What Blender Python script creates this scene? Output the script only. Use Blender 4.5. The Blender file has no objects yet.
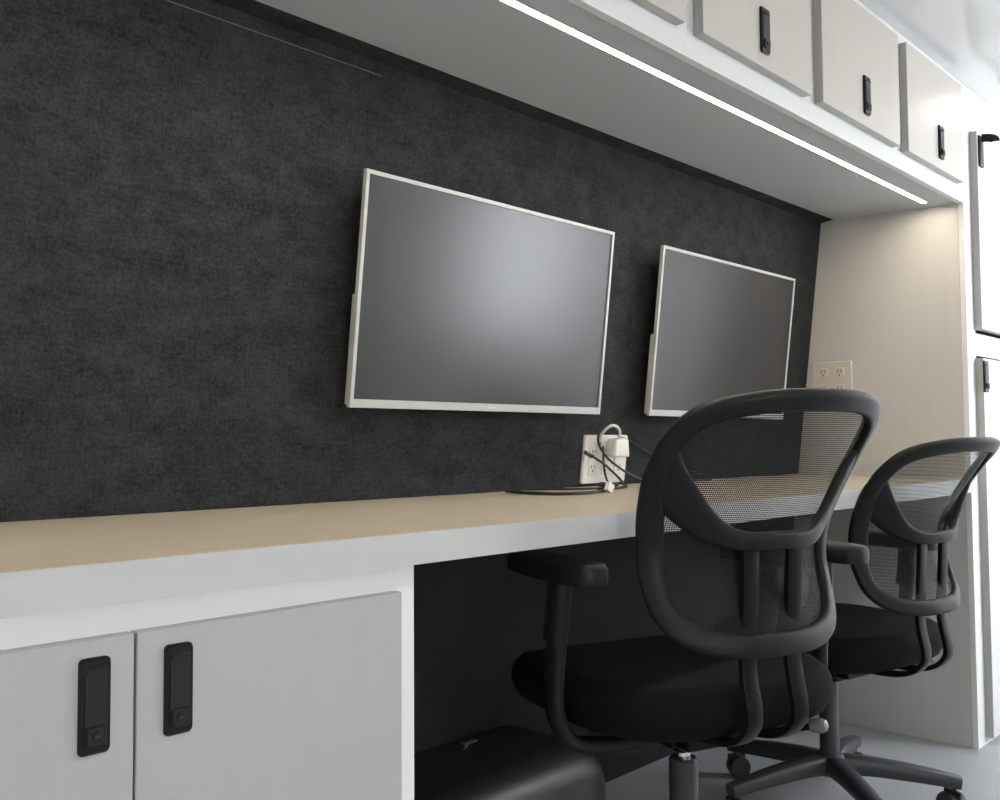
import bpy, bmesh, math, random
from mathutils import Vector, Matrix
random.seed(4)
S = bpy.context.scene
COL = S.collection
PI = math.pi
K = 1 / 0.87                      # every room dimension below was measured at eye height .87 and is scaled to 1.0
WA, WB = 1.5086 * K, -0.11763     # the long wall leans into the room: Y = WA + WB * z
TILT = math.atan(0.11763)

# ------------------------------------------------------------------ materials
def mat(name, col, rough=.5, metal=0., spec=.5, coat=0.):
    m = bpy.data.materials.new(name); m.use_nodes = True
    b = m.node_tree.nodes['Principled BSDF']
    b.inputs['Base Color'].default_value = (*col, 1)
    b.inputs['Roughness'].default_value = rough
    b.inputs['Metallic'].default_value = metal
    b.inputs['Specular IOR Level'].default_value = spec
    b.inputs['Coat Weight'].default_value = coat
    return m

def N(m, kind, **kw):
    n = m.node_tree.nodes.new(kind)
    for a, v in kw.items():
        if hasattr(n, a) and a not in n.inputs: setattr(n, a, v)
        else: n.inputs[a].default_value = v
    return n

def link(m, a, ao, b, bi): m.node_tree.links.new(a.outputs[ao], b.inputs[bi])

def grain(m, c1, c2, scale, stretch=(1, 1, 1), detail=6, lo=.35, hi=.65, bump=0., bscale=None, dist=.002):
    """procedural colour variation between two tones of the material itself, and an optional fine bump"""
    b = m.node_tree.nodes['Principled BSDF']
    tc = N(m, 'ShaderNodeTexCoord'); mp = N(m, 'ShaderNodeMapping'); mp.inputs['Scale'].default_value = stretch
    no = N(m, 'ShaderNodeTexNoise'); no.inputs['Scale'].default_value = scale; no.inputs['Detail'].default_value = detail
    r = N(m, 'ShaderNodeValToRGB')
    r.color_ramp.elements[0].position = lo; r.color_ramp.elements[1].position = hi
    r.color_ramp.elements[0].color = (*c1, 1); r.color_ramp.elements[1].color = (*c2, 1)
    link(m, tc, 'Object', mp, 'Vector'); link(m, mp, 'Vector', no, 'Vector'); link(m, no, 'Fac', r, 'Fac')
    link(m, r, 'Color', b, 'Base Color')
    if bump:
        n2 = N(m, 'ShaderNodeTexNoise'); n2.inputs['Scale'].default_value = bscale or scale * 8
        bp = N(m, 'ShaderNodeBump'); bp.inputs['Strength'].default_value = bump; bp.inputs['Distance'].default_value = dist
        link(m, tc, 'Object', n2, 'Vector'); link(m, n2, 'Fac', bp, 'Height'); link(m, bp, 'Normal', b, 'Normal')
    return m

def fabric_wall():
    m = mat('charcoal_wall_carpet', (.03, .03, .031), .95, spec=.15)
    b = m.node_tree.nodes['Principled BSDF']
    tc = N(m, 'ShaderNodeTexCoord')
    outs = []
    for sc, st in ((14, (1, 1, 1.6)), (40, (1, 1, 4)), (44, (4, 1, 1)), (210, (1, 1, 1))):
        mp = N(m, 'ShaderNodeMapping'); mp.inputs['Scale'].default_value = st
        no = N(m, 'ShaderNodeTexNoise'); no.inputs['Scale'].default_value = sc; no.inputs['Detail'].default_value = 5
        link(m, tc, 'Object', mp, 'Vector'); link(m, mp, 'Vector', no, 'Vector'); outs.append(no)
    acc = None
    for no, w in zip(outs, (.28, .20, .14, .38)):
        mm = N(m, 'ShaderNodeMath', operation='MULTIPLY_ADD'); mm.inputs[1].default_value = w
        link(m, no, 'Fac', mm, 0)
        if acc: link(m, acc, 0, mm, 2)
        else: mm.inputs[2].default_value = 0
        acc = mm
    r = N(m, 'ShaderNodeValToRGB')
    r.color_ramp.elements[0].position = .36; r.color_ramp.elements[1].position = .66
    r.color_ramp.elements[0].color = (.0085, .0095, .0105, 1); r.color_ramp.elements[1].color = (.047, .050, .053, 1)
    link(m, acc, 0, r, 'Fac'); link(m, r, 'Color', b, 'Base Color')
    bp = N(m, 'ShaderNodeBump'); bp.inputs['Strength'].default_value = .35; bp.inputs['Distance'].default_value = .003
    link(m, acc, 0, bp, 'Height'); link(m, bp, 'Normal', b, 'Normal')
    return m

def mesh_cloth():
    """open-weave chair mesh: real see-through holes between dark threads"""
    m = mat('black_chair_mesh', (.011, .011, .0115), .6, spec=.2)
    nt = m.node_tree; b = nt.nodes['Principled BSDF']; out = nt.nodes['Material Output']
    tc = N(m, 'ShaderNodeTexCoord'); sep = N(m, 'ShaderNodeSeparateXYZ'); link(m, tc, 'Object', sep, 'Vector')
    def mth(op, a, bb=None, va=None):
        n = N(m, 'ShaderNodeMath', operation=op)
        link(m, a[0], a[1], n, 0)
        if bb: link(m, bb[0], bb[1], n, 1)
        elif va is not None: n.inputs[1].default_value = va
        return (n, 0)
    per = 2 * PI / .0046
    x = (sep, 'X'); z = (sep, 'Z')
    p = mth('SINE', mth('MULTIPLY', mth('ADD', x, z), va=per * .7))
    q = mth('SINE', mth('MULTIPLY', mth('SUBTRACT', x, z), va=per * .7))
    h = mth('MULTIPLY', p, q)
    hole = mth('LESS_THAN', mth('ABSOLUTE', mth('ADD', p, q)), va=.50)
    tr = N(m, 'ShaderNodeBsdfTransparent'); mix = N(m, 'ShaderNodeMixShader')
    link(m, hole[0], 0, mix, 'Fac'); link(m, b, 0, mix, 1); link(m, tr, 0, mix, 2); link(m, mix, 0, out, 'Surface')
    return m

def glow(name, col, s):
    m = bpy.data.materials.new(name); m.use_nodes = True
    b = m.node_tree.nodes['Principled BSDF']
    b.inputs['Base Color'].default_value = (.9, .9, .9, 1)
    b.inputs['Emission Color'].default_value = (*col, 1); b.inputs['Emission Strength'].default_value = s
    return m

M = {}
M['fabric'] = fabric_wall()
M['lower_wall'] = grain(mat('black_lower_wall_panel', (.02, .022, .026), .7, spec=.2), (.010, .011, .013), (.015, .0165, .019), 5)
M['laminate'] = grain(mat('pale_grey_laminate', (.6, .6, .59), .32), (.56, .515, .465), (.57, .525, .475), 60, (1, 1, .06))  # warm tint of the light on the upper doors mixed into the grey
M['door_grey'] = grain(mat('satin_grey_door', (.5, .5, .495), .34), (.415, .415, .412), (.422, .422, .419), 60, (1, 1, .06))
M['tall_door'] = mat('white_tall_door', (.66, .66, .655), .35)
M['white'] = mat('white_face_frame', (.82, .82, .81), .4)
M['soffit'] = mat('light_grey_soffit', (.55, .565, .585), .42)
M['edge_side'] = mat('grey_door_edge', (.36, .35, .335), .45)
M['panel'] = grain(mat('warm_white_partition', (.6, .56, .51), .4), (.60, .58, .55), (.615, .595, .565), 40, (1, 1, .05))
M['counter'] = grain(mat('beige_counter_laminate', (.55, .46, .35), .38), (.47, .41, .32), (.51, .445, .35), 40, (.15, 1, 1))
M['edge'] = grain(mat('pale_counter_edge', (.62, .62, .60), .45), (.475, .475, .465), (.515, .515, .50), 30, (.2, 1, 1))
M['ceiling'] = mat('glossy_white_ceiling', (.72, .73, .74), .16)
M['wallpaint'] = mat('white_wall_panel', (.78, .78, .77), .45)
M['floor'] = grain(mat('speckled_grey_vinyl', (.3, .31, .32), .42), (.29, .30, .31), (.50, .51, .52), 230, detail=2, lo=.3, hi=.7, bump=.12, bscale=300, dist=.001)
M['plastic'] = grain(mat('black_moulded_plastic', (.03, .03, .032), .48, spec=.22), (.008, .008, .0085), (.011, .011, .012), 200, bump=.1, bscale=900, dist=.0006)
M['gloss_black'] = mat('smooth_black_plastic', (.006, .006, .0065), .34, spec=.14)
M['base_plastic'] = mat('dark_nylon_base', (.035, .035, .040), .42)
M['seat'] = grain(mat('black_seat_fabric', (.012, .012, .012), .9, spec=.12), (.004, .004, .004), (.007, .007, .007), 300, bump=.2, bscale=700, dist=.001)
M['mesh'] = mesh_cloth()
M['chrome'] = mat('chrome', (.8, .8, .8), .12, 1)
M['clear'] = mat('pale_knob', (.16, .16, .15), .15, .3)
M['rubber'] = mat('black_caster_rubber', (.02, .02, .02), .5)
M['mon_white'] = mat('silver_white_bezel', (.43, .43, .425), .36)
M['screen'] = mat('matte_black_screen', (.020, .020, .021), .25, spec=.38)
M['vinyl'] = grain(mat('black_vinyl_cover', (.015, .015, .016), .42), (.013, .013, .014), (.019, .019, .020), 25)
M['plate'] = mat('white_outlet_plastic', (.82, .80, .76), .35)
M['beige_plate'] = mat('ivory_outlet_plastic', (.66, .60, .52), .35)
M['slot'] = mat('dark_outlet_slot', (.05, .045, .04), .6)
M['cable'] = mat('black_cable', (.014, .014, .014), .45)
M['white_cable'] = mat('white_cable', (.78, .77, .74), .4)
M['steel'] = mat('zinc_steel', (.6, .6, .6), .3, 1)
M['latch'] = mat('black_latch_plastic', (.007, .007, .0075), .4, spec=.25)
M['latch_lip'] = mat('dark_latch_paddle', (.012, .012, .013), .45, spec=.3)
M['led'] = glow('warm_led_strip', (1, .88, .71), 78)
M['lamp'] = glow('ceiling_led_diffuser', (1, .965, .92), 13.5)  # for the two unseen panels added to brighten the room
M['lamp_small'] = glow('small_led_diffuser', (1, .97, .93), 4.5)

# ------------------------------------------------------------------ mesh helpers
def prop(o, label=None, cat=None, group=None, kind=None):
    if label: o['label'] = label
    if cat: o['category'] = cat
    if group: o['group'] = group
    if kind: o['kind'] = kind
    return o

def empty(name, loc=(0, 0, 0), rot=(0, 0, 0)):
    o = bpy.data.objects.new(name, None); COL.objects.link(o); o.location = loc; o.rotation_euler = rot
    o.empty_display_size = .05
    return o

def obj(name, bm, mats, parent=None, loc=None, sharp=35):
    bmesh.ops.remove_doubles(bm, verts=bm.verts, dist=1e-6)
    bmesh.ops.recalc_face_normals(bm, faces=bm.faces)
    me = bpy.data.meshes.new(name); bm.to_mesh(me); bm.free()
    for mm in (mats if isinstance(mats, (list, tuple)) else [mats]): me.materials.append(mm)
    for p in me.polygons: p.use_smooth = True
    me.set_sharp_from_angle(angle=math.radians(sharp))
    o = bpy.data.objects.new(name, me); COL.objects.link(o)
    if parent: o.parent = parent
    if loc: o.location = loc
    return o

def merge(dst, src, mi=0):
    """append bmesh src to dst with material index mi"""
    vm = {v: dst.verts.new(v.co) for v in src.verts}
    for f in src.faces:
        try:
            g = dst.faces.new([vm[v] for v in f.verts]); g.material_index = mi if mi is not None else f.material_index
        except ValueError: pass
    src.free()
    return dst

def box(x0, x1, y0, y1, z0, z1, bev=0., seg=2, bm=None, mi=0):
    b = bmesh.new(); bmesh.ops.create_cube(b, size=1)
    for v in b.verts:
        v.co = Vector(((x0 + x1) / 2 + v.co.x * (x1 - x0), (y0 + y1) / 2 + v.co.y * (y1 - y0), (z0 + z1) / 2 + v.co.z * (z1 - z0)))
    if bev: bmesh.ops.bevel(b, geom=b.edges[:], offset=bev, segments=seg, affect='EDGES', profile=.5)
    return merge(bm if bm is not None else bmesh.new(), b, mi)

def rplate(w, h, y0, y1, r, cx=0, cz=0, bulge=0., bm=None, mi=0, edge=.0):
    """rounded rectangle plate in XZ, thickness y0..y1 (front is y0), chamfered front rim"""
    pts = []
    for cxx, czz, a0 in ((w / 2 - r, h / 2 - r, 0), (-w / 2 + r, h / 2 - r, 90), (-w / 2 + r, -h / 2 + r, 180), (w / 2 - r, -h / 2 + r, 270)):
        for i in range(6):
            a = math.radians(a0 + i * 18); pts.append((cxx + r * math.cos(a), czz + r * math.sin(a)))
    b = bmesh.new()
    def ring(y, ins):
        out = []
        for x, z in pts:
            l = math.hypot(x, z)
            s = 1 + bulge * (1 - (2 * z / h) ** 2)
            out.append(b.verts.new(((x - ins * x / max(l, 1e-6)) * s + cx, y, z - ins * z / max(l, 1e-6) + cz)))
        return out
    rs = [ring(y1, 0), ring(y0 + edge, 0)] + ([ring(y0, edge)] if edge else [])
    n = len(pts)
    for a, c in zip(rs, rs[1:]):
        for i in range(n): b.faces.new((a[i], a[(i + 1) % n], c[(i + 1) % n], c[i]))
    b.faces.new(rs[0]); b.faces.new(rs[-1])
    return merge(bm if bm is not None else bmesh.new(), b, mi)

def spline(pts, n, closed=False):
    P = [Vector(p) for p in pts]; m = len(P); out = []
    segs = m if closed else m - 1
    for s in range(segs):
        def g(i): return P[i % m] if closed else P[min(max(i, 0), m - 1)]
        p0, p1, p2, p3 = g(s - 1), g(s), g(s + 1), g(s + 2)
        for j in range(n):
            t = j / n
            out.append(.5 * ((2 * p1) + (-p0 + p2) * t + (2 * p0 - 5 * p1 + 4 * p2 - p3) * t * t + (-p0 + 3 * p1 - 3 * p2 + p3) * t ** 3))
    if not closed: out.append(P[-1].copy())
    return out

def sweep(pts, sides, prof, closed=False, bm=None, mi=0):
    """sweep a cross-section along pts; sides[i] = (side vector, normal vector); prof(i) -> list of (s, n) offsets"""
    b = bmesh.new(); rings = []
    for i, p in enumerate(pts):
        s, nn = sides[i]
        rings.append([b.verts.new(p + s * a + nn * c) for a, c in prof(i)])
    m = len(rings[0]); cnt = len(rings)
    for i in range(cnt if closed else cnt - 1):
        A, B = rings[i], rings[(i + 1) % cnt]
        for j in range(m): b.faces.new((A[j], A[(j + 1) % m], B[(j + 1) % m], B[j]))
    if not closed:
        b.faces.new(rings[0]); b.faces.new(rings[-1])
    return merge(bm if bm is not None else bmesh.new(), b, mi)

def frames(pts, up=Vector((0, 0, 1)), closed=False):
    out = []; n = len(pts); prev = None
    for i in range(n):
        a = pts[(i - 1) % n] if closed or i > 0 else pts[i]
        c = pts[(i + 1) % n] if closed or i < n - 1 else pts[i]
        t = (c - a).normalized()
        u = prev if prev is not None else up
        s = t.cross(u)
        if s.length < 1e-3: s = t.cross(Vector((1, 0, 0)))
        s.normalize(); nn = s.cross(t).normalized(); prev = nn
        out.append((s, nn))
    return out

def superell(w, h, n=16, e=2.6):
    r = []
    for i in range(n):
        a = 2 * PI * i / n; c, s = math.cos(a), math.sin(a)
        r.append((w * math.copysign(abs(c) ** (2 / e), c), h * math.copysign(abs(s) ** (2 / e), s)))
    return r

def tube(pts, r, n=8, smooth=6, bm=None, mi=0, flat=None, up=Vector((0, 0, 1))):
    P = spline(pts, smooth) if smooth else [Vector(p) for p in pts]
    pr = superell(r, flat or r, n, 2 if not flat else 3)
    return sweep(P, frames(P, up), lambda i: pr, bm=bm, mi=mi)

def lathe(prof, seg=24, center=(0, 0, 0), axis='z', bm=None, mi=0):
    b = bmesh.new(); rings = []
    for r, h in prof:
        ring = []
        for i in range(seg):
            a = 2 * PI * i / seg; c, s = r * math.cos(a), r * math.sin(a)
            v = {'z': (c, s, h), 'x': (h, c, s), 'y': (c, h, s)}[axis]
            ring.append(b.verts.new(Vector(v) + Vector(center)))
        rings.append(ring)
    for A, B in zip(rings, rings[1:]):
        for i in range(seg): b.faces.new((A[i], A[(i + 1) % seg], B[(i + 1) % seg], B[i]))
    b.faces.new(rings[0]); b.faces.new(rings[-1])
    return merge(bm if bm is not None else bmesh.new(), b, mi)

def prism(prof, x0, x1, axis='x', bm=None, mi=0):
    """closed polygon prof of (y, z) extruded along X"""
    b = bmesh.new()
    A = [b.verts.new((x0, y, z)) for y, z in prof]; B = [b.verts.new((x1, y, z)) for y, z in prof]
    n = len(prof)
    for i in range(n): b.faces.new((A[i], A[(i + 1) % n], B[(i + 1) % n], B[i]))
    b.faces.new(A); b.faces.new(B)
    return merge(bm if bm is not None else bmesh.new(), b, mi)

# ------------------------------------------------------------------ room
XL, XR = -1.3, 6.0              # ends of the vehicle
YF = -1.05                      # wall opposite the counter
ZC = 1.906 * K                  # ceiling
XE = 2.882 * K                  # partition that ends the desk bay
YU = .897 * K                   # front plane of overhead and tall cabinets
ZT = .763 * K                   # counter top
ZS = 1.552 * K                  # soffit
def wy(z): return WA + WB * z

def struct(name, bm, mm, label=None):
    o = obj(name, bm, mm); o['kind'] = 'structure'
    if label: prop(o, label, 'wall' if 'wall' in name else name.split('_')[0])
    return o

struct('floor', box(XL, XR, YF - .1, wy(0) + .1, -.06, 0), M['floor'], 'speckled grey vinyl floor of the vehicle interior')
struct('ceiling', box(XL, XR, YF - .1, wy(ZC) + .35, ZC, ZC + .05), M['ceiling'], 'glossy white ceiling above the overhead cabinets')

# fabric wall: leans inward, folds forward above the seam to meet the soffit
wb = prism([(wy(ZT - .04), ZT - .04), (wy(1.5605 * K), 1.5605 * K), (1.283 * K, 1.565 * K), (1.283 * K, ZS + .04), (wy(ZS) + .1, ZS + .04), (wy(ZT - .04) + .1, ZT - .04)], XL, XE)
struct('wall_back', wb, M['fabric'], 'dark charcoal carpet-lined wall behind the monitors')
struct('wall_back_lower', prism([(wy(0), 0), (wy(ZT - .04), ZT - .04), (wy(ZT - .04) + .1, ZT - .04), (wy(0) + .1, 0)], XL, XR), M['lower_wall'], 'black wall panel under the counter')
zs = 1.5375 * K
sd = wy(zs) - .0008
struct('trim_1', tube([(XL + .1, sd, zs), (1.25, sd, zs)], .0010, 6, 0), mat('seam_thread', (.10, .11, .115), .6), 'thin pale seam line high on the charcoal wall')
# far end, near end, opposite wall with an open side window (daylight comes in there)
struct('wall_right', box(XR, XR + .06, YF - .1, wy(0) + .1, 0, ZC), M['wallpaint'])
struct('wall_left', box(XL - .06, XL, YF - .1, wy(0) + .1, 0, ZC), M['wallpaint'])
DX0, DX1, DZ0, DZ1 = 4.0, 4.75, 1.08, 2.05
WX0, WX1, WZ0, WZ1 = -.20, .50, .85, 1.20  # extra opening added behind the camera to light the cabinet fronts
wf = box(XL, WX0, YF - .06, YF, 0, ZC); box(WX1, DX0, YF - .06, YF, 0, ZC, bm=wf); box(WX0, WX1, YF - .06, YF, 0, WZ0, bm=wf); box(WX0, WX1, YF - .06, YF, WZ1, ZC, bm=wf); box(DX1, XR, YF - .06, YF, 0, ZC, bm=wf); box(DX0, DX1, YF - .06, YF, DZ1, ZC, bm=wf); box(DX0, DX1, YF - .06, YF, 0, DZ0, bm=wf)
struct('wall_front', wf, M['wallpaint'])

# ------------------------------------------------------------------ countertop
ct = empty('countertop', (0, 0, 0))
prop(ct, 'long beige laminate countertop with a pale front edge along the charcoal wall', 'countertop')
YCF = .857 * K
XC = XE - .10                  # near the tall cabinet the front tapers back to run flush into its side panel
def counter_poly(y_off, back, z0, z1, x1=XE - .001):
    b = bmesh.new(); pts = [(XL + .05, YCF + y_off), (XC, YCF + y_off), (x1, YU + y_off), (x1, back), (XL + .05, back)]
    A = [b.verts.new((x, y, z0)) for x, y in pts]; B = [b.verts.new((x, y, z1)) for x, y in pts]
    for i in range(5): b.faces.new((A[i], A[(i + 1) % 5], B[(i + 1) % 5], B[i]))
    b.faces.new(A); b.faces.new(B); return b
bm = counter_poly(.004, wy(ZT) - .001, ZT - .0415, ZT)
obj('slab', bm, M['counter'], ct)
fe = bmesh.new(); q = [(XL + .05, YCF), (XC, YCF), (XE - .001, YU), (XE - .001, YU + .0038), (XC, YCF + .0038), (XL + .05, YCF + .0038)]
A = [fe.verts.new((x, y, ZT - .0435)) for x, y in q]; B = [fe.verts.new((x, y, ZT - .0004)) for x, y in q]
for i in range(6): fe.faces.new((A[i], A[(i + 1) % 6], B[(i + 1) % 6], B[i]))
fe.faces.new(A); fe.faces.new(B)
obj('front_edge', fe, M['edge'], ct)['label'] = 'pale grey front edge band'
# a stiffening apron under the back of the counter in the knee space
ap = obj('apron', box(.91, XE - .01, wy(ZT) - .16, wy(ZT) - .135, ZT - .12, ZT - .0425, .002, 1), M['lower_wall'], ct)

# ------------------------------------------------------------------ latches
def latch_bm(w, h, lock=True):
    b = rplate(w, h, -.006, 0, .005, bulge=.05, mi=0, edge=.0025)
    rplate(w * .74, h * .80, -.0072, -.005, .003, 0, 0, bm=b, mi=1, edge=.001)
    rplate(w * .66, h * .03, -.0095, -.006, .0008, 0, h * .36, bm=b, mi=1, edge=.0008)
    return b
def lock_bm(w, h):
    b = rplate(w * .66, h * .19, -.0105, -.006, .003, 0, -h * .30, mi=0, edge=.0012)
    lathe([(w * .15, -.0125), (w * .17, -.0118), (w * .17, -.0100)], 16, (0, 0, -h * .30), 'y', b, 0)
    box(-w * .10, w * .10, -.0130, -.0120, -h * .30 - .0007, -h * .30 + .0007, 0, bm=b, mi=1)
    return b

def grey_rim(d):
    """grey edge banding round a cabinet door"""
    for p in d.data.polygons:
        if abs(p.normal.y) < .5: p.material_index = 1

# ------------------------------------------------------------------ base cabinet
bc = empty('base_cabinet', (.25, 1.03, 0))
prop(bc, 'low grey two-door cabinet with white face frame under the left of the countertop', 'cabinet')
YB = .89 * K; o0 = bc.location
def rel(b, root):
    bmesh.ops.translate(b, verts=b.verts, vec=-root.location); return b
ZFT = ZT - .0445; X1 = .7795 * K; XB0 = -.42
body = box(XB0, XB0 + .02, YB + .02, 1.62, .0, ZFT)
box(X1 - .018, X1, YB + .02, 1.62, 0, ZFT, bm=body)
box(XB0 + .02, X1 - .018, YB + .02, 1.60, .06, .08, bm=body)
obj('carcass', rel(body, bc), M['white'], bc)
fr = box(XB0, X1, YB, YB + .02, .70 * K - .02, ZFT); box(X1 - .045, X1, YB, YB + .0199, .0, .70 * K - .02, bm=fr); box(XB0, XB0 + .03, YB, YB + .0199, 0, .70 * K - .02, bm=fr)
box(XB0 + .03, X1 - .045, YB, YB + .0199, 0, .07, bm=fr)
obj('face_frame', rel(fr, bc), M['white'], bc)
YD = YB - .0185
ZDT = .6925 * K
for nm, xa, xb, lx in (('door', XB0 + .012, .4795, .4355), ('door', .4825, .8585, .5295)):
    d = obj(nm, rel(box(xa, xb, YD, YB - .0008, .03, ZDT, .0012, 1), bc), M['door_grey'], bc)
    l = obj('latch', latch_bm(.0325, .100), [M['latch'], M['latch_lip']], d, Vector((lx, YD, .7275)) - o0)
    l['label'] = 'black flush paddle latch'
    k_ = obj('lock', lock_bm(.0325, .100), [M['latch_lip'], M['slot']], d, Vector((lx, YD, .7275)) - o0)

# ------------------------------------------------------------------ overhead cabinets (units share one flush face)
doorsX = [(1.11, 1.603), (1.667, 2.158), (2.219, 2.712), (2.775, 3.249)]
labels = ['overhead cabinet at the top edge of the picture, only a corner of its door showing',
          'overhead cabinet second from the left, above the gap between the monitors',
          'overhead cabinet third from the left, between two others over the light strip',
          'overhead cabinet next to the tall cabinet, a bright reflection on its door']
ZU0, ZU1 = ZS + .0005, ZC - .001
edgesX = [1.08, 1.635, 2.188, 2.743, XE - .001]
YDO = YU - .024
for i, (xa, xb) in enumerate(doorsX):
    e0, e1 = edgesX[i], edgesX[i + 1] - .0004
    cx = (e0 + e1) / 2
    u = empty('overhead_cabinet', (cx, YU, ZS)); prop(u, labels[i], 'cabinet', 'overhead cabinets above the desk')
    b = box(e0, e1, YU + .018, YU + .36, ZU0 + .034, ZU1, 0)
    obj('carcass', rel(b, u), M['white'], u)
    zb, zt = 1.8315, 2.152
    b = box(e0, e1, YU, YU + .0178, ZS - .003, zb + .012); box(e0, e1, YU, YU + .0178, zt - .012, ZU1, bm=b)
    box(e0, xa + .012, YU, YU + .0178, zb + .012, zt - .012, bm=b); box(xb - .012, e1, YU, YU + .0178, zb + .012, zt - .012, bm=b)
    obj('face_frame', rel(b, u), M['white'], u)
    b = box(xa, xb, YDO, YU - .0008, zb, zt, .001, 1)
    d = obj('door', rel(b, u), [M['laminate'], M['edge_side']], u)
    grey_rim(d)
    lx = [xb - .12, 1.922, 2.478, 3.036][i]
    l = obj('latch', latch_bm(.037, .104), [M['latch'], M['latch_lip']], d, Vector((lx, YDO, 1.914)) - u.location); l['label'] = 'dark flush paddle latch'
    obj('lock', lock_bm(.037, .104), [M['latch_lip'], M['slot']], d, Vector((lx, YDO, 1.914)) - u.location)

# soffit under the cabinets with a routed channel for the light strip
YL = .982 * K; LW = .0082
sb = box(XL + .02, XE - .001, YU + .001, YL - LW, ZS, ZS + .012)
prism([(YL + LW, ZS), (1.2835 * K, 1.565 * K), (1.2835 * K, 1.565 * K + .012), (YL + LW, ZS + .012)], XL + .02, XE - .001, bm=sb)
box(2.818 * K, XE - .001, YL - LW, YL + LW, ZS, ZS + .012, bm=sb)
box(XL + .02, 2.818 * K, YL - LW, YL + LW, ZS + .0085, ZS + .012, bm=sb)
struct('trim_2', sb, M['soffit'], 'light grey soffit panel under the overhead cabinets')
# the run of cabinets continues out of the picture on the left
cr = empty('overhead_cabinet_run', (0, YU, ZS))
obj('carcass', rel(box(XL + .02, edgesX[0] - .001, YU + .018, YU + .36, ZS + .0345, ZU1), cr), M['white'], cr)
obj('face_frame', rel(box(XL + .02, edgesX[0] - .001, YU, YU + .0178, ZS - .003, ZU1), cr), M['white'], cr)
prop(cr, 'plain white continuation of the overhead cabinets beyond the picture on the left', 'cabinet')
ls = empty('light_strip', (1.0, YL, ZS)); prop(ls, 'long warm white light strip recessed in the grey soffit', 'light strip')
obj('channel', rel(box(XL + .1, 2.817 * K, YL - LW + .0003, YL + LW - .0003, ZS + .0045, ZS + .0082), ls), M['steel'], ls)
obj('diffuser', rel(box(XL + .1, 2.815 * K, YL - LW + .001, YL + LW - .001, ZS + .0005, ZS + .0043, .001, 1), ls), M['led'], ls)

# ------------------------------------------------------------------ tall cabinet at the end of the bay
XT1 = 4.25
tc = empty('tall_cabinet', (XE, YU, 0)); prop(tc, 'tall white two-door cabinet closing the right end of the desk', 'cabinet')
b = prism([(YU + .018, .0), (YU + .018, ZC - .001), (wy(ZC) + .25, ZC - .001), (wy(0) - .002 + .09, .0)], XE, XE + .02)
sp = obj('side_panel', rel(b, tc), M['panel'], tc); sp['label'] = 'warm white side panel facing the desk'
b = box(XE, XE + .085, YU, YU + .0178, 0, ZC - .001, .001, 1); box(XE + .085, XT1, YU, YU + .0178, 1.28, 1.355, bm=b)
box(XE + .085, XT1, YU, YU + .0178, 2.045, ZC - .001, bm=b); box(XT1 - .05, XT1, YU, YU + .0178, 0, 1.28, bm=b); box(XT1 - .05, XT1, YU, YU + .0178, 1.355, 2.045, bm=b)
box(XE + .085, XT1 - .05, YU, YU + .0178, 0, .03, bm=b)
obj('face_frame', rel(b, tc), M['white'], tc)
b = box(XT1 - .02, XT1, YU + .018, 1.6, 0, ZC - .001); box(XE + .0205, XT1 - .02, 1.58, 1.6, .02, ZC - .001, bm=b); box(XE + .0205, XT1 - .02, YU + .018, 1.58, ZC - .03, ZC - .001, bm=b)
obj('carcass', rel(b, tc), M['white'], tc)
for zb, zt, lz in ((1.366, 2.034, 1.968), (.024, 1.269, 1.208)):
    xa, xb = 2.944 * K, XT1 - .03
    b = box(xa, xb, YU - .026, YU - .0008, zb, zt, .001, 1)
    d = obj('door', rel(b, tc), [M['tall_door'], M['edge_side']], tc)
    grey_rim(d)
    lx = 3.412 if zb > 1 else 3.398
    q = Vector((lx, YU - .026, lz)) - tc.location
    l = obj('latch', latch_bm(.042, .106), [M['latch'], M['latch_lip']], d, q); l['label'] = 'black flush paddle latch'
    if zb > 1:   # this latch stands open
        bl = tube([(0, -.006, .045), (.006, -.024, .044), (.014, -.042, .038), (.015, -.044, .030)], .005, 8, 5, flat=.014)
        obj('lever', bl, M['latch'], d, q)['label'] = 'black lever popped open'
    else:
        obj('lock', lock_bm(.042, .106), [M['latch_lip'], M['slot']], d, q)

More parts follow.
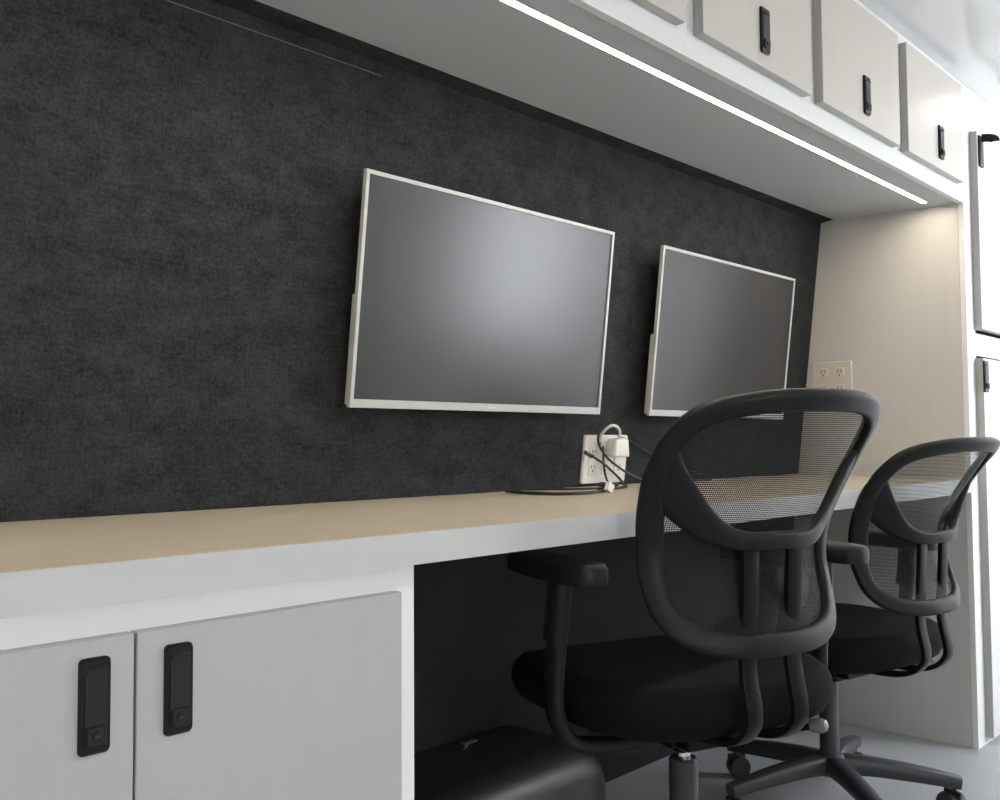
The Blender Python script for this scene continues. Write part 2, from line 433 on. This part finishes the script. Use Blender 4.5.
# ------------------------------------------------------------------ monitors
def make_monitor(x0, x1, label):
    W, Hh = x1 - x0, .4800
    zc = 1.0745 + .4712 / 2
    root = empty('wall_monitor', ((x0 + x1) / 2, wy(zc) - .069, zc), (TILT, 0, 0)); prop(root, label, 'monitor', 'wall monitors over the desk')
    w, h = W / 2, Hh / 2
    bz, bb = .0085, .0175
    # front frame: four mitred rails round the screen
    b = bmesh.new()
    o_ = [(-w, -h), (w, -h), (w, h), (-w, h)]; i_ = [(-w + bz, -h + bb), (w - bz, -h + bb), (w - bz, h - bz), (-w + bz, h - bz)]
    def ring(pts, y): return [b.verts.new((x, y, z)) for x, z in pts]
    R = [ring(i_, .005), ring(i_, .0), ring([(x * .9985, z * .9985) for x, z in o_], 0.), ring(o_, .0012), ring(o_, .010), ring([(x * .985, z * .985) for x, z in o_], .012)]
    for A, B in zip(R, R[1:]):
        for j in range(4): b.faces.new((A[j], A[(j + 1) % 4], B[(j + 1) % 4], B[j]))
    b.faces.new(R[-1])
    obj('bezel', b, M['mon_white'], root, sharp=25)
    obj('screen', box(-w + bz - .001, w - bz + .001, .0035, .006, -h + bb - .001, h - bz + .001), M['screen'], root)
    obj('back_housing', box(-w + .002, w - .06, .012, .0225, -h + .004, -.01, .003, 2), M['mon_white'], root)
    m_ = box(-.1, .1, .0125, .020, -.1 + .1, .1 + .05, .002, 1); box(-.06, .06, .020, .066, .0, .12, .003, 1, m_)
    obj('wall_bracket', m_, M['gloss_black'], root)
    lg = box(-.013, .013, -.0006, .0004, -h + .0075, -h + .0100); obj('badge', lg, M['steel'], root)
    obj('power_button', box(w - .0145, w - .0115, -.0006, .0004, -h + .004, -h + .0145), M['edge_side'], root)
    return root
make_monitor(1.178, 2.001, 'large wall monitor nearer the camera, its screen catching a broad grey glare')
make_monitor(2.228, 3.022, 'wall monitor farther along, beside the end panel and partly behind the front chair')

# ------------------------------------------------------------------ outlets
po = empty('outlet_plate', (2.1215, wy(.952) - .0005, .952), (TILT, 0, 0)); prop(po, 'white wide outlet plate on the charcoal wall just above the counter', 'outlet')
obj('plate', rplate(.196, .134, -.008, 0, .006, edge=.003), M['plate'], po)
for cx in (-.058, 0, .058):
    b = rplate(.036, .086, -.0105, -.006, .003, cx, 0, edge=.001)
    for cz in (-.021, .021):
        for dx in (-.0065, .0065): box(cx + dx - .0012, cx + dx + .0012, -.0109, -.0104, cz - .003, cz + .006, bm=b, mi=1)
        lathe([(.0028, -.0109), (.0028, -.0104)], 10, (cx, 0, cz - .010), 'y', b, 1)
    obj('receptacle', b, [M['plate'], M['slot']], po)
eo = empty('outlet_plate', (XE - .0005, 1.492, 1.213), (0, 0, -PI / 2)); prop(eo, 'ivory double outlet on the warm end panel beside the far monitor', 'outlet')
# local +x -> world -y here; plate front faces -X
obj('plate', rplate(.146, .138, -.007, 0, .005, edge=.002), M['beige_plate'], eo)
for cx in (-.030, .030):
    for cz in (-.030, .030):
        b = rplate(.034, .036, -.0095, -.006, .010, cx, cz, edge=.001)
        for dx in (-.0065, .0065): box(cx + dx - .0014, cx + dx + .0014, -.0100, -.0094, cz - .001, cz + .010, bm=b, mi=1)
        lathe([(.003, -.0100), (.003, -.0094)], 10, (cx, 0, cz - .009), 'y', b, 1)
        obj('receptacle', b, [M['beige_plate'], M['slot']], eo)

# white plug-in adapter with its looped cord
ad = empty('power_adapter', (2.148, wy(.992) - .0115, .985), (TILT, 0, 0)); prop(ad, 'white power adapter with a looped white cord plugged into the outlet over the counter', 'adapter')
b = box(-.034, .026, -.034, 0, -.026, .026, .007, 3)
for v in b.verts:
    if v.co.z < 0 and v.co.x > 0: v.co.x += .012 * (-v.co.z / .026)
obj('body', b, M['plate'], ad)
inv = Matrix.Translation(ad.location) @ Matrix.Rotation(TILT, 4, 'X'); inv.invert()
def loc(pts): return [inv @ Vector(p) for p in pts]
obj('cord', tube(loc([(2.133, 1.578, 1.004), (2.119, 1.562, 1.024), (2.094, 1.552, 1.039), (2.069, 1.551, 1.043), (2.059, 1.560, 1.036), (2.055, 1.574, 1.022), (2.061, 1.585, 1.008), (2.077, 1.592, .995), (2.090, 1.600, .982)]), .0040, 10), M['white_cable'], ad)

# black cables
def cable(name, label, pts, r=.0034, plug=None):
    root = empty(name, pts[0]); prop(root, label, 'cable', 'black cables by the outlet')
    L_ = [Vector(p) - root.location for p in pts]
    obj('cord', tube(L_, r, 8), M['cable'], root)
    if plug: plug(root, L_)
    return root
def plug_end(root, L_):
    d = (L_[1] - L_[0]).normalized(); a = L_[0] - d * .008
    obj('plug', tube([a, a + d * .014, a + d * .026], .0055, 10, 3), M['cable'], root)
cable('power_cable', 'black cable plugged into the left of the white outlet and looping down to the counter',
      [(2.012, 1.592, .968), (2.041, 1.582, .953), (2.075, 1.580, .936), (2.106, 1.580, .918), (2.128, 1.578, .903), (2.136, 1.570, .890), (2.120, 1.555, .8845), (2.06, 1.50, .8808), (1.97, 1.47, .8808), (1.88, 1.43, .8808)], .0036, plug_end)
cable('power_cable', 'black cable bending round the adapter and slanting down right to the front chair',
      [(2.082, 1.602, .990), (2.066, 1.590, 1.012), (2.052, 1.584, 1.016), (2.053, 1.586, 1.001), (2.067, 1.589, .982), (2.093, 1.588, .957), (2.132, 1.586, .934), (2.189, 1.583, .908), (2.234, 1.580, .893), (2.29, 1.572, .8808), (2.42, 1.56, .8808), (2.6, 1.57, .8808)], .0036)
cable('power_cable', 'black cable hanging straight down across the middle of the white outlet',
      [(2.085, 1.606, 1.012), (2.085, 1.594, .985), (2.088, 1.596, .948), (2.094, 1.596, .913), (2.094, 1.588, .893), (2.07, 1.56, .8810), (2.0, 1.52, .8806), (1.945, 1.50, .8806), (1.865, 1.53, .8806), (1.82, 1.575, .8806), (1.79, 1.612, .8806)], .0030)
cable('power_cable', 'thin black cable slanting from behind the adapter toward the far monitor',
      [(2.170, 1.607, 1.018), (2.189, 1.606, 1.010), (2.223, 1.603, 1.001), (2.275, 1.606, .981), (2.335, 1.608, .963), (2.409, 1.609, .942), (2.5, 1.611, .918), (2.62, 1.613, .895)], .0026)
# cable lying on the counter, ends in a tied bundle
tb = empty('cable_bundle', (1.80, 1.40, ZT)); prop(tb, 'black cable lying along the counter, ending in a tied bundle with a pale tag', 'cable', 'black cables by the outlet')
g = lambda pts: [Vector(p) - tb.location for p in pts]
obj('cord', tube(g([(1.690, 1.588, .8815), (1.664, 1.53, .8813), (1.655, 1.47, .8813), (1.672, 1.405, .8813), (1.737, 1.383, .8813), (1.80, 1.392, .8813), (1.84, 1.405, .8820)]), .0040, 8), M['cable'], tb)
coil = []
for i in range(46):
    a = i / 46 * 2 * PI * 3.2
    coil.append((1.862 + .028 * math.cos(a) + .0004 * i, 1.418 + .016 * math.sin(a), .888 + .006 * math.sin(a * .5) + .00012 * i))
obj('coil', tube(g(coil), .0034, 8, 3), M['cable'], tb)
t_ = box(-.011, .011, -.006, .006, 0, .022, .002, 2); bmesh.ops.rotate(t_, verts=t_.verts, matrix=Matrix.Rotation(.5, 3, 'Y'))
bmesh.ops.translate(t_, verts=t_.verts, vec=Vector((1.838, 1.392, .8795)) - tb.location)
obj('tag', t_, M['white_cable'], tb)['label'] = 'pale cable tag'

# ------------------------------------------------------------------ wheel arch box under the counter
def wheel_arch():
    x0, x1 = .915, 1.915; yf = 1.24 * K; h = .240 * K; r = .075
    b = bmesh.new()
    # section from the front foot up over a rounded edge to the wall, repeated along X with a rounded right end
    def section(x, drop, inset):
        pts = [(yf + inset, 0)]
        for i in range(9):
            a = i / 8 * PI / 2
            pts.append((yf + inset + r - r * math.cos(a), h - drop - r + r * math.sin(a)))
        pts.append((wy(h - drop) - .003, h - drop)); pts.append((wy(0) - .003, 0))
        return [b.verts.new((x, y, max(z, 0))) for y, z in pts]
    xs = [(x0, 0, 0), (x1 - .13, 0, 0)]
    for i in range(1, 9):
        a = i / 8 * PI / 2; xs.append((x1 - .13 + .13 * math.sin(a), .11 * (1 - math.cos(a)), .06 * (1 - math.cos(a))))
    S_ = [section(*q) for q in xs]
    for A, B in zip(S_, S_[1:]):
        for j in range(len(A)):
            b.faces.new((A[j], A[(j + 1) % len(A)], B[(j + 1) % len(A)], B[j]))
    b.faces.new(S_[0]); b.faces.new(S_[-1])
    return b
o = obj('wheel_arch_cover', wheel_arch(), M['vinyl'], sharp=60); prop(o, 'black rounded vinyl wheel arch box on the floor under the counter', 'wheel arch cover')
br = box(-.024, .024, -.007, .007, .0, .003, .0008, 1); box(-.024, -.021, -.007, .007, .003, .009, .0008, 1, br)
bo = obj('metal_bracket', br, M['steel'], None, (1.63, 1.66, .2765)); bo.rotation_euler = (0, 0, .1)
prop(bo, 'tiny shiny metal bracket lying on the black wheel arch box', 'bracket')

# ------------------------------------------------------------------ office chair
def lerp_tab(tab, x):
    """smooth cubic through a table of (x, value)"""
    n = len(tab)
    if x <= tab[0][0]: return tab[0][1]
    if x >= tab[-1][0]: return tab[-1][1]
    i = max(k for k in range(n - 1) if tab[k][0] <= x)
    def slope(k):
        k0, k1 = max(k - 1, 0), min(k + 1, n - 1)
        return (tab[k1][1] - tab[k0][1]) / (tab[k1][0] - tab[k0][0])
    (xa, va), (xb, vb) = tab[i], tab[i + 1]; h = xb - xa; t = (x - xa) / h
    return (2 * t**3 - 3 * t**2 + 1) * va + (t**3 - 2 * t**2 + t) * h * slope(i) + (-2 * t**3 + 3 * t**2) * vb + (t**3 - t**2) * h * slope(i + 1)
BZ = .642                        # height of the lower rim of the back
BY = -.187                       # back of the seat, local y (the chair faces +y)
EDGE = [(-.03, -.010), (.03, -.004), (.09, .015), (.15, .028), (.21, .020), (.28, -.015), (.35, -.061), (.41, -.104), (.46, -.136)]
def surf(u, z, off=0.):
    c = .090 * (1 - min(1.2, (u / .225) ** 2))
    return Vector((u * .965, BY + lerp_tab(EDGE, z) - c - off, BZ + .006 + z * .958))
def surf_n(u, z):
    e = .004
    du = surf(u + e, z) - surf(u - e, z); dz = surf(u, z + e) - surf(u, z - e)
    return du.cross(dz).normalized()          # points to the back-rest's front or rear consistently
HALF = [(.0, .019), (.09, .021), (.150, .036), (.183, .070), (.192, .125), (.194, .19), (.204, .255), (.212, .31), (.209, .365), (.183, .408), (.11, .428), (0., .433)]
def chair_loop():
    pts = [(u, z, 0) for u, z in HALF] + [(-u, z, 0) for u, z in HALF[-2:0:-1]]
    return spline(pts, 8, True)

def make_chair(label):
    root = empty('office_chair'); prop(root, label, 'chair', 'mesh-backed office chairs at the desk')
    loop = chair_loop(); n = len(loop)
    P = [surf(p.x, p.y) for p in loop]
    sides = []
    for i in range(n):
        t = (P[(i + 1) % n] - P[i - 1]).normalized(); nn = surf_n(loop[i].x, loop[i].y); s = nn.cross(t).normalized()
        sides.append((s, nn))
    def wd(i):
        z = loop[i].y; u = abs(loop[i].x)
        if z < .10: w = .0195
        elif z < .33: w = .0195 + .004 * math.sin((z - .1) / .23 * PI)
        else: w = .0180
        return superell(w, .0115, 16, 3.2)
    obj('back_frame', sweep(P, sides, wd, True), M['plastic'], root, sharp=50)
    # mesh panel stretched inside the frame
    b = bmesh.new(); cz = .22; rings = []
    for k_ in range(12):
        f = 1 - k_ / 12
        rings.append([b.verts.new(surf(p.x * f, cz + (p.y - cz) * f, -.003)) for p in loop[::2]])
    c = b.verts.new(surf(0, cz, -.003)); m_ = len(rings[0])
    for A, B in zip(rings, rings[1:]):
        for j in range(m_): b.faces.new((A[j], A[(j + 1) % m_], B[(j + 1) % m_], B[j]))
    for j in range(m_): b.faces.new((rings[-1][j], rings[-1][(j + 1) % m_], c))
    obj('back_mesh', b, M['mesh'], root)['label'] = 'see-through black mesh'
    # U-shaped lumbar brace across the back
    upper = [(.0, .212, .034), (.065, .213, .033), (.105, .232, .025), (.145, .277, .015), (.180, .325, .005), (.207, .372, -.001)]
    lower = [(.0, .181, .034), (.072, .182, .033), (.118, .194, .025), (.155, .215, .014), (.183, .240, .005), (.206, .262, -.001)]
    full = lambda h: spline([(-u, z, o_) for u, z, o_ in h[:0:-1]] + h, 7)
    EU, EL = full(upper), full(lower); P2, sd2, hw = [], [], []
    for p, q in zip(EU, EL):
        a_, c_ = surf(p.x, p.y, p.z), surf(q.x, q.y, q.z); m_ = (p + q) / 2
        nn = surf_n(m_.x, m_.y); mid = surf(m_.x, m_.y, m_.z); s_ = (a_ - c_)
        hw.append(s_.length / 2); P2.append(mid); sd2.append((s_.normalized(), nn))
    obj('lumbar_brace', sweep(P2, sd2, lambda i: superell(hw[i], .0095, 16, 3.2)), M['plastic'], root, sharp=50)
    # two J-shaped supports from the brace down and under the seat
    for sx in (-.049, .049):
        a_, c_ = surf(sx, .196, .020), surf(sx, .0, -.023); ctl = [a_, a_.lerp(c_, .33), a_.lerp(c_, .66), c_]
        y0 = ctl[-1].y
        ctl += [Vector((sx, y0 - .004, BZ - .035)), Vector((sx, y0 - .014, BZ - .080)), Vector((sx, y0 - .010, BZ - .110)), Vector((sx, y0 + .020, BZ - .138)), Vector((sx, y0 + .075, BZ - .153)), Vector((sx, -.09, BZ - .1565))]
        pts = spline(ctl, 6); fr_ = frames(pts, Vector((0, -1, 0)))
        pr = superell(.0160, .0065, 12, 5)
        obj('back_support', sweep(pts, fr_, lambda i: pr), M['gloss_black'], root, sharp=40)
    # seat cushion
    b = bmesh.new(); rings = []
    ZS0, ZS1 = .494, .590
    def outline(f, z, dz=0):
        r = []
        for i in range(56):
            a = 2 * PI * i / 56; cc, s = math.cos(a), math.sin(a); e = 3.2
            x = .278 * math.copysign(abs(cc) ** (2 / e), cc) * f; y = .258 * math.copysign(abs(s) ** (2 / e), s) * f
            x *= 1 + .06 * (y / .26)
            zz = z - .03 * max(0, (y - .10) / .16) ** 2 * f - (.006 * (1 - (x / .26) ** 2) if dz else 0)
            r.append(b.verts.new((x, y + .035, zz)))
        return r
    for f, z in ((.80, ZS0), (.89, ZS0 + .003), (.95, ZS0 + .014), (.985, ZS0 + .032), (1, ZS0 + .050), (.993, ZS0 + .066), (.968, ZS0 + .081), (.92, ZS1 - .005), (.85, ZS1 - .001), (.70, ZS1 + .002), (.45, ZS1 + .002), (.2, ZS1 + .001)):
        rings.append(outline(f, z, f < .9 and z > .5))
    for A, B in zip(rings, rings[1:]):
        for j in range(56): b.faces.new((A[j], A[(j + 1) % 56], B[(j + 1) % 56], B[j]))
    b.faces.new(rings[0]); b.faces.new(rings[-1])
    obj('seat', b, M['seat'], root, sharp=80)
    # mechanism plate, lever
    b = box(-.085, .085, -.08, .12, .446, .4955, .008, 2); box(-.05, .05, -.06, .06, .428, .4462, .006, 2, b)
    box(-.075, .075, -.115, -.075, .450, .472, .003, 1, b)
    mech = obj('tilt_mechanism', b, M['gloss_black'], root)
    lv = obj('lever', tube([(.075, -.06, .458), (.12, -.12, .466), (.135, -.195, .490)], .0065, 8), M['gloss_black'], root)
    kb = lathe([(.006, -.017), (.011, -.014), (.013, -.005), (.013, .006), (.010, .013), (.004, .016)], 16, (0, 0, 0), 'z')
    bmesh.ops.rotate(kb, verts=kb.verts, matrix=Vector((.45, -.85, .12)).to_track_quat('Z', 'Y').to_matrix())
    bmesh.ops.translate(kb, verts=kb.verts, vec=(.141, -.208, .494))
    obj('knob', kb, M['clear'], lv)['label'] = 'pale translucent lever knob'
    # gas lift
    obj('gas_lift', lathe([(.014, .30), (.014, .430)], 20), M['chrome'], root)['label'] = 'chrome gas lift rod'
    obj('lift_sleeve', lathe([(.026, .10), (.026, .30), (.0275, .302), (.0275, .397), (.024, .401), (.0145, .401)], 24), M['base_plastic'], root)
    # star base and casters
    obj('hub', lathe([(.030, .088), (.044, .094), (.046, .128), (.040, .142), (.0275, .150)], 24), M['base_plastic'], root)
    for q in range(5):
        a = math.radians(72 * q)
        rot = Matrix.Rotation(a, 3, 'Z')
        pts = [Vector((.030, 0, .118)), Vector((.10, 0, .117)), Vector((.20, 0, .108)), Vector((.27, 0, .099)), Vector((.328, 0, .090))]
        pts = [rot @ p for p in spline(pts, 4)]; nn_ = len(pts)
        prs = [superell(.027 - .008 * i / nn_, .027 - .012 * i / nn_, 12, 4) for i in range(nn_)]
        leg = obj('leg', sweep(pts, frames(pts), lambda i: prs[i]), M['base_plastic'], root, sharp=50)
        ca = bmesh.new(); cpos = rot @ Vector((.312, 0, 0))
        lathe([(.006, .055), (.006, .090)], 10, cpos, 'z', ca)
        sa = a + .7 + q * .9; ro = Matrix.Rotation(sa, 3, 'Z')
        w_ = bmesh.new()
        for sx in (-1, 1): lathe([(.020, sx * .004), (.0315, sx * .0055), (.0325, sx * .017), (.029, sx * .024), (.010, sx * .026)], 20, (0, 0, 0), 'x', w_)
        hood = box(-.0045, .0045, -.026, .026, -.004, .036, .002, 1)
        bmesh.ops.translate(w_, verts=w_.verts, vec=(0, .010, .0328)); bmesh.ops.translate(hood, verts=hood.verts, vec=(0, .004, .0328))
        merge(w_, hood)
        bmesh.ops.rotate(w_, verts=w_.verts, matrix=ro); bmesh.ops.translate(w_, verts=w_.verts, vec=cpos)
        merge(ca, w_)
        obj('caster', ca, M['rubber'], leg)
    # armrests
    for sx in (-1, 1):
        pts = spline([(sx * .08, -.03, .458), (sx * .20, -.03, .460), (sx * .268, -.035, .478), (sx * .300, -.042, .528), (sx * .304, -.045, .590), (sx * .302, -.054, .67), (sx * .300, -.06, .768)], 6)
        fr_ = frames(pts, Vector((0, 1, 0))); pr = superell(.013, .0195, 14, 3)
        post = obj('arm_post', sweep(pts, fr_, lambda i: pr), M['plastic'], root, sharp=50)
        b = bmesh.new(); sleeve = spline([(sx * .3035, -.046, .655), (sx * .302, -.054, .70), (sx * .300, -.06, .762)], 4)
        pr2 = superell(.0165, .0245, 14, 3.4)
        obj('arm_sleeve', sweep(sleeve, frames(sleeve, Vector((0, 1, 0))), lambda i: pr2), M['plastic'], post, sharp=50)
        rings = []
        pad = bmesh.new()
        for f, z in ((.80, .764), (.97, .766), (1, .776), (.98, .790), (.90, .797), (.6, .7995)):
            r = []
            for i in range(32):
                a = 2 * PI * i / 32; cc, s = math.cos(a), math.sin(a); e = 3
                r.append(pad.verts.new((sx * .294 + .046 * f * math.copysign(abs(cc) ** (2 / e), cc), -.032 + .142 * (1 - (1 - f) * .36) * math.copysign(abs(s) ** (2 / e), s), z)))
            rings.append(r)
        for A, B in zip(rings, rings[1:]):
            for j in range(32): pad.faces.new((A[j], A[(j + 1) % 32], B[(j + 1) % 32], B[j]))
        pad.faces.new(rings[0]); pad.faces.new(rings[-1])
        obj('arm_pad', pad, M['plastic'], post, sharp=60)
    return root

def copy_tree(o, parent=None):
    c = o.copy(); COL.objects.link(c)
    if parent: c.parent = parent
    for ch in list(o.children): copy_tree(ch, c)
    return c

ch1 = make_chair('black mesh office chair nearer the camera, its back overlapping the far monitor')
ch2 = copy_tree(ch1)
ch2['label'] = 'black mesh office chair farther away, set lower in front of the end panel'
ch1.location = (1.556, 1.020, 0); ch1.rotation_euler = (0, 0, math.radians(69.6 - 90))
ch2.location = (2.505, 1.120, 0); ch2.rotation_euler = (0, 0, math.radians(79.0 - 90))
LOW = {'hub', 'leg', 'lift_sleeve'}
for c in ch2.children:                         # the second chair's seat is lowered on its gas lift
    if c.name.split('.')[0] not in LOW: c.location.z -= .075
    if not c.name.startswith('back_') and not c.name.startswith('lumbar'): c.location.y += .015 if c.name.startswith('seat') else .055; c.location.x += .016   # and its seat is slid forward
def turn_base(ch, deg):
    for c in ch.children:
        if c.name.split('.')[0] in ('hub', 'leg'): c.rotation_euler.z = math.radians(deg)
turn_base(ch2, -60 - (79.0 - 90))
turn_base(ch1, 18)
for c in ch1.children:
    if not c.name.startswith('back_') and not c.name.startswith('lumbar'): c.location.x += .012

# ------------------------------------------------------------------ lamps
def ceiling_lamp(x0, x1, y0, y1, label, m):
    r = empty('ceiling_light', ((x0 + x1) / 2, (y0 + y1) / 2, ZC)); prop(r, label, 'ceiling light')
    obj('housing', rel(box(x0, x1, y0, y1, ZC - .012, ZC - .0005, .002, 1), r), M['white'], r)
    obj('diffuser', rel(box(x0 + .012, x1 - .012, y0 + .012, y1 - .012, ZC - .0155, ZC - .0122, .001, 1), r), m, r)
ceiling_lamp(3.38, 3.72, .80, .93, 'slim ceiling light in front of the tall cabinet', M['lamp_small'])
ceiling_lamp(.2, 1.2, -.55, -.35, 'ceiling light panel over the aisle behind the camera', M['lamp'])  # unseen panel, added as general room light
ceiling_lamp(2.2, 3.0, -.65, -.45, 'ceiling light panel over the aisle opposite the chairs', M['lamp'])  # likewise added out of view for room light

w = bpy.data.worlds.new('daylight'); S.world = w; w.use_nodes = True
bg = w.node_tree.nodes['Background']; bg.inputs['Color'].default_value = (.92, .96, 1.0, 1); bg.inputs['Strength'].default_value = 22
# portals at the side window and the added opening guide daylight sampling (they give off no light themselves)
for x0, x1, z0, z1 in ((DX0, DX1, DZ0, DZ1), (WX0, WX1, WZ0, WZ1)):
    L = bpy.data.lights.new('window_portal', 'AREA'); L.shape = 'RECTANGLE'; L.size = x1 - x0; L.size_y = z1 - z0; L.cycles.is_portal = True
    lo = bpy.data.objects.new('window_portal', L); COL.objects.link(lo); lo.location = ((x0 + x1) / 2, YF - .07, (z0 + z1) / 2); lo.rotation_euler = (PI / 2, 0, 0)

# ------------------------------------------------------------------ camera
cam = bpy.data.cameras.new('camera'); co = bpy.data.objects.new('camera', cam); COL.objects.link(co)
cam.sensor_width = 36; cam.lens = 950.469 / 1000 * 36; cam.sensor_fit = 'HORIZONTAL'; cam.clip_start = .02
Rr = Vector((.689421787, -.724332544, -.006321769)); Uu = Vector((-.027759405, -.035140417, .998996779)); Ff = Vector((.723828028, .688554657, .044333626))
mw = Matrix((Rr, Uu, -Ff)).transposed().to_4x4(); mw.translation = (0, 0, 1.0)
co.matrix_world = mw
S.camera = co
vs = S.view_settings
S.display_settings.display_device = 'sRGB'; vs.view_transform = 'Standard'; vs.look = 'None'; vs.exposure = 0; vs.gamma = 1; vs.use_curve_mapping = False
S.cycles.use_denoising = True
S.cycles.max_bounces = 10; S.cycles.diffuse_bounces = 6; S.cycles.transparent_max_bounces = 16
S.cycles.sample_clamp_indirect = 6
